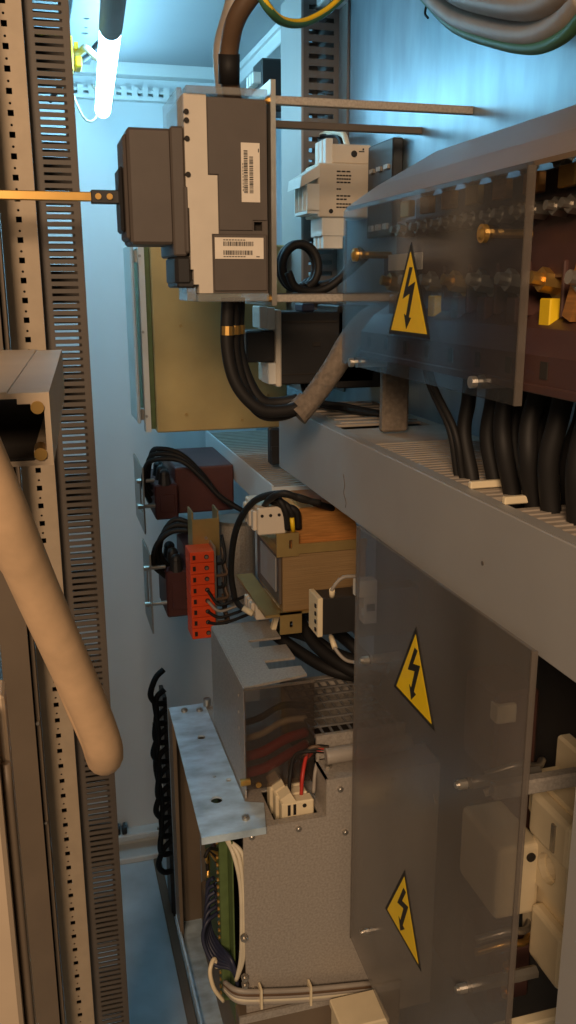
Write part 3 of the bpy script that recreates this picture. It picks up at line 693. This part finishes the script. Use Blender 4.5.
m = MB().box(.318, .328, 1.20, 1.345, 1.143, 1.147); m.build('top_side_bracket', GOLDB, t)
m = MB().plate(rect(.322, .356, 1.018, 1.052), [rect(.337, .342, 1.028, 1.038)], 'Y', 1.194, 1.197); m.box(.322, .46, 1.194, 1.22, 1.049, 1.052); m.build('bottom_bracket', GOLDB, t)
m = MB().box(.300, .328, 1.197, 1.40, 1.046, 1.050); m.box(.314, .32, 1.23, 1.27, 1.0455, 1.0505); m.build('foot_rail', GOLDB, t)
def blk(x0, x1, ya, yb, z0, z1):
    m = MB().box(x0, x1, ya, yb, z0, z1, .002)
    for k in range(3): m.box(x0 - .006, x0, ya + .008 + k * (yb - ya) / 3.2, ya + .02 + k * (yb - ya) / 3.2, z0 + .006, z1 - .006, .001)
    o = m.build('terminal_block', BEIGE, t)
    m = MB()
    for k in range(3): m.cyl((x0 + .006 + k * .013, ya - .001, z1 - .012), (x0 + .006 + k * .013, ya + .002, z1 - .012), .0025, n=8)
    m.build('terminal_screw', INK, o)
blk(.295, .338, 1.215, 1.30, 1.170, 1.212)
blk(.304, .338, 1.275, 1.335, 1.012, 1.045)
m = MB().obox((.334, 1.262, 1.022), (.0035, .005, .022), Matrix.Rotation(.25, 3, 'Y')); m.build('terminal_lever', CREAM, t)
for i in range(3):
    cable('thick_lead', [(.34 + i * .008, 1.212, 1.178), (.335 + i * .008, 1.205, 1.205), (.325 + i * .006, 1.21, 1.225 - i * .006), (.312 + i * .006, 1.23, 1.222 - i * .004)], .0055, BLACKC, 'short black lead at the top of the copper transformer', group='leads on the copper transformer')
tag(MB().tube([(.346, 1.205, 1.176), (.343, 1.202, 1.198)], .0035, 8).build('marker_sleeve', YELLOWC), 'yellow marker sleeve on the black leads by the copper winding', 'sleeve')
cable('arched_cable', [at(235, 600, Y=1.33), at(231, 570, Y=1.32), at(236, 530, Y=1.28), at(252, 503, Y=1.24), at(275, 494, Y=1.2), at(298, 497, Y=1.18), at(318, 504, Y=1.19), at(345, 512, Y=1.25)], .0052, BLACKC, 'black cable arching over the copper transformer')
cable('arched_cable', [at(262, 510, Y=1.25), at(270, 499, Y=1.2), at(284, 493, Y=1.18), at(300, 499, Y=1.18), at(320, 503, Y=1.18)], .005, BLACKC, 'shorter black cable lying along the arched one above the copper transformer')
cable('arched_cable', [at(233, 595, Y=1.34), at(240, 606, Y=1.32), at(252, 612, Y=1.3)], .0048, BLACKC, 'black cable bend at the lower left of the copper transformer')
m = MB().tube([at(243, 608, Y=1.28), at(253, 614, Y=1.27)], .005, 10)
tag(m.build('wire_ferrule', CREAM), 'cream ferrule at the lower left of the copper transformer', 'ferrule')
# small relay, right
t = thing('small_relay', 'small black relay with a cream face by the clear panel edge', 'relay', (.39, 1.13, 1.04))
B(.365, .43, 1.12, 1.16, 1.042, 1.097, .001).build('body', BLACKP, t)
m = MB().box(.357, .365, 1.118, 1.162, 1.040, 1.099, .001); m.build('face', CREAM, t)
m = MB()
for k in range(4): m.box(.3555, .357, 1.124, 1.130, 1.047 + k * .012, 1.052 + k * .012)
m.build('contact_slot', INK, t)
B(.42, PX, 1.125, 1.155, 1.03, 1.10).build('mounting_arm', DARKP, t)
t = thing('din_rail_clip', 'pale rail clip with teeth at the edge of the clear panel', 'clip', (.43, 1.12, 1.04))
m = MB().box(.41, .44, 1.10, 1.12, 1.10, 1.125, .001); m.box(.42, .44, 1.10, 1.12, 1.06, 1.10, .001); m.box(.416, .42, 1.10, 1.12, 1.075, 1.085); m.build('clip_body', WHITEP, t)
m = MB().box(.424, .436, 1.098, 1.10, 1.08, 1.09); m.build('slot', INK, t)
for i, pts in enumerate(([at(332, 600, Y=1.13), at(332, 590, Y=1.115), at(342, 578, Y=1.11), at(356, 576, Y=1.11)], [at(330, 634, Y=1.13), at(335, 648, Y=1.11), at(346, 660, Y=1.10), at(362, 663, Y=1.10)])):
    c = cable('grey_wire', pts, .0026, GREYC, 'grey wire %s the small black relay' % ('above', 'below')[i])
    MB().tube([pts[0] + (pts[1] - pts[0]) * .2, pts[1]], .0042, 8, 2).build('cream_ferrule', CREAM, c)
# hoses beneath the transformer, their black carrying the shade there
for i, pts in enumerate(([(.33, 1.30, .985), (.37, 1.25, .96), (.41, 1.2, .945), (.46, 1.17, .94)], [(.35, 1.30, .985), (.38, 1.24, .99), (.42, 1.20, .97), (.48, 1.15, .96)], [(.37, 1.28, 1.02), (.385, 1.22, .985), (.42, 1.16, .965), (.46, 1.13, .955)], [(.36, 1.36, .96), (.40, 1.34, .99), (.44, 1.25, .98), (.47, 1.2, .95)])):
    cable('dark_hose', pts, .010, BLACKC, 'thick dark hose passing under the copper transformer', group='hoses under the copper transformer')

# ================================================================== GALVANISED UNIT
t = thing('power_unit', 'galvanised steel power unit cabinet with grid top and side flange at the bottom centre', 'power unit', (.34, 1.2, .42))
m = MB().plate([(.217, .555), (.217, .829), (.333, .829), (.333, .884), (.50, .884), (.50, .48), (.217, .48)], [], 'Y', 1.0, 1.003); m.build('front_panel', GALV, t)
m = MB().plate(rect(.217, .50, 1.003, 1.36), [rect(.262, .325, 1.012, 1.085)], 'Z', .826, .829); m.build('top_deck', GALV, t)
m = MB().box(.333, .336, 1.003, 1.055, .829, .884); m.box(.333, .50, 1.003, 1.055, .881, .884); m.box(.333, .50, 1.052, 1.055, .829, .884); m.build('step_block', GALV, t)
m = MB()
for x, z in ((.228, .818), (.293, .818), (.352, .868), (.43, .868), (.228, .575), (.36, .80)): m.cyl((x, 1.0, z), (x, .9965, z), .004, n=12); m.cyl((x, .9965, z), (x, .9955, z), .0028, .0015, n=10)
m.cyl((.345, 1.03, .884), (.345, 1.03, .888), .005, n=6)
m.build('panel_screw', STEEL, t)
B(.217, .22, 1.24, 1.36, .48, .826).build('side_wall', GALV, t)
B(.22, .50, 1.357, 1.36, .48, .826).build('back_wall', GALV, t)
B(.215, .50, 1.05, 1.36, .45, .48).build('bottom_wall', FRAME, t)
# grid
m = MB()
for k in range(10): m.box(.335 + k * .014, .338 + k * .014, 1.06, 1.23, .914, .9165)
for k in range(8): m.box(.335, .464, 1.06 + k * .0235, 1.0635 + k * .0235, .9165, .919)
m.build('grid_top', DUCT2, t)
B(.333, .47, 1.23, 1.24, .829, .92).build('grid_frame', GALV, t); B(.336, .47, 1.055, 1.060, .829, .92).build('grid_frame', GALV, t)
B(.338, .47, 1.065, 1.225, .832, .836).build('grid_interior', INNER, t)  # dark sheet under the grid, shade painted as colour
# notched bracket
m = MB().plate([(.237, 1.068), (.331, 1.085), (.331, 1.115), (.284, 1.115), (.284, 1.145), (.331, 1.145), (.331, 1.195), (.279, 1.195), (.279, 1.225), (.331, 1.225), (.331, 1.30), (.237, 1.30)], [], 'Z', .998, 1.0015); m.build('notched_plate', GALV, t)
m = MB().plate(rect(1.068, 1.30, .832, 1.0), [circ(1.10, .90 + .025 * k, .0028, 8) for k in range(4)], 'X', .2355, .238); m.build('notched_plate_side', GALV, t)
B(.233, .334, 1.0555, 1.0595, 1.002, 1.0045).build('guard_edge', CLEARE, t)
g = B(.234, .333, 1.056, 1.059, .852, 1.003).build('guard', GUARD, t, 'smoky clear guard')
m = MB().cyl((.240, 1.056, .865), (.226, 1.056, .865), .005, n=12); m.cyl((.252, 1.054, .858), (.252, 1.057, .858), .004); m.build('guard_screw', BRASS, g)
# flange
holes = [circ(.207, 1.255, .0065, 12), circ(.196, 1.075, .0085, 12), circ(.223, 1.12, .0045, 8), circ(.205, 1.135, .003, 8)]
m = MB().plate([(.160, .996), (.247, .996), (.258, 1.05), (.233, 1.06), (.233, 1.37), (.172, 1.37)], holes, 'Z', .8295, .8325); m.build('flange', GALVB, t)
m = MB().box(.160, .247, .994, .9965, .822, .8325)
m.build('flange_lip', GALVB, t)
m = MB()
for x, y in ((.236, 1.36), (.22, 1.345), (.195, 1.35), (.225, 1.02)): m.cyl((x, y, .8325), (x, y, .836), .0055, n=12); m.cyl((x, y, .836), (x, y, .838), .003, n=6)
m.cyl((.236, 1.36, .8325), (.236, 1.36, .845), .0065, n=12)
m.build('flange_screw', STEEL, t)
m = MB().box(.170, .176, 1.325, 1.372, .40, .829); m.box(.176, .217, 1.366, 1.372, .40, .829); m.build('corner_post', FRAME, t)
m = MB().box(.1685, .172, 1.0, 1.372, .40, .418); m.box(.172, .215, 1.0, 1.372, .40, .404); m.build('bottom_tray', GALVB, t)
# internals seen in the terminal pit
B(.262, .325, 1.012, 1.085, .80, .803).build('pit_floor', INNER, t)
t = thing('terminal_row', 'cream plug terminals in the recess on top of the galvanised unit', 'terminals', (.295, 1.04, .80))
for k in range(3):
    y = 1.02 + k * .021; x = .290 + (.0 - k * .003)
    m = MB().box(x - .014 + .0, x + .032, y, y + .019, .803, .845, .002)
    m.obox((x - .004, y + .0095, .848), (.008, .009, .010), Matrix.Rotation(-.5, 3, 'Y')); o = m.build('terminal_plug', CREAM, t)
    m = MB().cyl((x + .018, y - .001, .838), (x + .018, y + .004, .838), .003, n=8); m.box(x + .002, x + .006, y - .0006, y + .004, .826, .842); m.box(x - .006, x - .002, y - .0006, y + .004, .826, .842); m.build('slot', INK, o)
for k, mm in enumerate((BLACKC, BLACKC, BROWNC, REDC, REDC, BLACKC, GREYC)):
    y = 1.03 + (k % 3) * .02; x = .290 + k * .006
    cable('plug_wire', [(x, y + .006, .845), (x + .004, y + .012, .872), (x + .016, 1.06, .892), (.325 + k * .002, 1.052, .900 + (k % 3) * .003), (.352, 1.05, .896 + (k % 3) * .004)], .0026, mm, ('red' if mm is REDC else 'dark') + ' wire bending from the cream plug terminals to the grey loom', group=('red' if mm is REDC else 'dark') + ' wires of the plug terminals')
cable('wire_loom', [(.343, 1.035, .8985), (.37, 1.033, .900), (.41, 1.034, .9), (.47, 1.04, .9)], .0115, GREYC, 'grey bundled wire loom lying on the top step of the galvanised unit', 'loom', n=14)
# red things behind the guard
for k, (mm, z) in enumerate(((REDC, .862), (REDC, .882), (WHITEC, .905), (BLACKC, .925))):
    cable('busbar_lead', [(.245, 1.10 + k * .01, z - .01), (.27, 1.09 + k * .01, z), (.305, 1.095 + k * .01, z + .012), (.34, 1.12, z + .01)], .0075 if k < 2 else .005, mm, ('lower red', 'upper red', 'pale', 'black')[k] + ' lead behind the smoky guard of the galvanised unit')
# circuit board and wires
t = thing('circuit_board', 'green circuit board with a long connector row on the side of the galvanised unit', 'circuit board', (.206, 1.13, .55))
B(.2045, .2065, 1.02, 1.24, .50, .80).build('board', PCB, t)
m = MB().box(.192, .2045, 1.045, 1.068, .52, .795, .001); m.build('connector_strip', PCB, t)
for k in range(22):
    z = .526 + k * .012
    MB().cyl((.192, 1.056, z), (.1895, 1.056, z), .0028, n=8).build('terminal_screw', BRASS, t)
m = MB().box(.1985, .2045, 1.10, 1.13, .62, .66, .001); m.box(.1985, .2045, 1.11, 1.15, .70, .73, .001); m.box(.198, .2045, 1.09, 1.10, .56, .78); m.build('component', BROWNT, t)
for k in range(3):
    o = .006 * k
    cable('board_wire', [(.199, 1.035 - o * .4, .80), (.206 + o, 1.012, .785), (.213 + o * .6, 1.006, .74), (.2135 + o * .5, 1.006, .67), (.211 + o * .3, 1.006, .62), (.205, 1.01, .585)], .0030, WHITEC, 'pale wire running down beside the green circuit board', group='pale wires on the circuit board')
for k in range(6):
    cable('board_wire', [(.190, 1.06 + .005 * k, .66 + .008 * k), (.172 + .002 * k, 1.05 + .008 * k, .655 + .006 * k), (.166 + .003 * k, 1.045 + .006 * k, .63), (.178 + .002 * k, 1.03 + .004 * k, .602 + .003 * k), (.200, 1.015, .60 + .003 * k), (.207, 1.012, .575), (.203, 1.02, .55)], .0030, BLUEC, 'dark blue wire bowing out from the green circuit board', group='dark blue wires on the circuit board')
for k in range(4):
    cable('board_wire', [(.192, 1.05 + .006 * k, .77 - k * .01), (.178, 1.035 + .008 * k, .785 - k * .006), (.170 + .003 * k, 1.03 + .01 * k, .778 - k * .010), (.176, 1.05, .765 - k * .012)], .0024, BRASS if k % 2 else BLACKC, 'short curled wire at the top of the green circuit board', group='curled wires on the circuit board')
cable('board_wire', [(.188, 1.02, .545), (.174, 1.015, .575), (.170, 1.02, .60), (.178, 1.03, .61), (.182, 1.03, .595)], .0030, CREAM, 'cream wire hooked at the lower left of the green circuit board')
m = MB()
for z in (.665, .60, .588): screw(m, (.214, .998, z), (0, -1, 0), .005, .006)
tag(m.build('stud_row', STEEL), 'short steel studs at the left edge of the galvanised front', 'studs')
# loom along the bottom
lo = thing('wire_loom', 'flat grey wire loom tied along the bottom of the galvanised unit', 'loom', (.30, .985, .55))
for k in range(5): MB().tube([(.19, 1.02, .565 + .003 * k), (.205, .994, .572 + .0045 * k - .008), (.25, .990, .563 + .0045 * k - .008), (.31, .988, .553 + .0045 * k - .008), (.40, .988, .54 + .0045 * k - .008)], .0036, 8).build('strand', (GREYC, WHITEC, GREYC, BROWNC, GREYC)[k], lo)
for x in (.233, .305): B(x, x + .003, .981, .996, .565 - (x - .25) * .18 - .014, .565 - (x - .25) * .18 + .018).build('cable_tie', CREAM, lo)
t = thing('lower_unit', 'brown grey housing below the wire loom at the bottom edge', 'housing', (.3, 1.0, .3))
B(.205, .45, .995, 1.3, .20, .535, .003).build('housing_body', FRAME, t)
m = MB().box(.205, .45, .992, .996, .525, .537); m.build('housing_lip', GALV, t)
# black cables on the far wall, low left of the unit
t = thing('cable_bracket', 'slim dark bracket low on the far side holding black cables', 'bracket', (.215, 1.9, .1))
B(.222, .232, 1.88, 1.95, .0, .60, .001).build('upright', BLACKP, t)
m = MB()
for k in range(6): m.box(.196, .225, 1.885, 1.889, .18 + k * .07, .186 + k * .07)
m.build('rung', STEEL, t)
for k in range(10):
    z = .14 + k * .05
    cable('looped_cable', [(.226, 1.87, z), (.204, 1.862, z + .008), (.192 + .006 * (k % 3), 1.855, z + .035), (.206, 1.862, z + .07), (.226, 1.87, z + .085)], .007, BLACKC, 'black looped cable stacked on the slim dark bracket low at the far side', group='black loops on the slim bracket')
cable('looped_cable', [(.20, 1.86, .60), (.206, 1.85, .52), (.196, 1.86, .44), (.208, 1.86, .34), (.20, 1.86, .22)], .006, BLACKC, 'long black cable running down in front of the black loops')
# small black clips on the floor at the far wall
for i, x in enumerate((.117, .135)):
    t = thing('floor_clip', 'small black clip near the far wall base, %s one' % ('left', 'right')[i], 'clip', (x, 2.155, .068))
    m = MB().box(x - .007, x + .007, 2.155, 2.175, .068, .09, .003); m.build('clip_body', BLACKP, t)
    m = MB().obox((x, 2.158, .094), (.004, .008, .006), Matrix.Rotation(.5, 3, 'X')); m.build('clip_tongue', BLACKP, t)
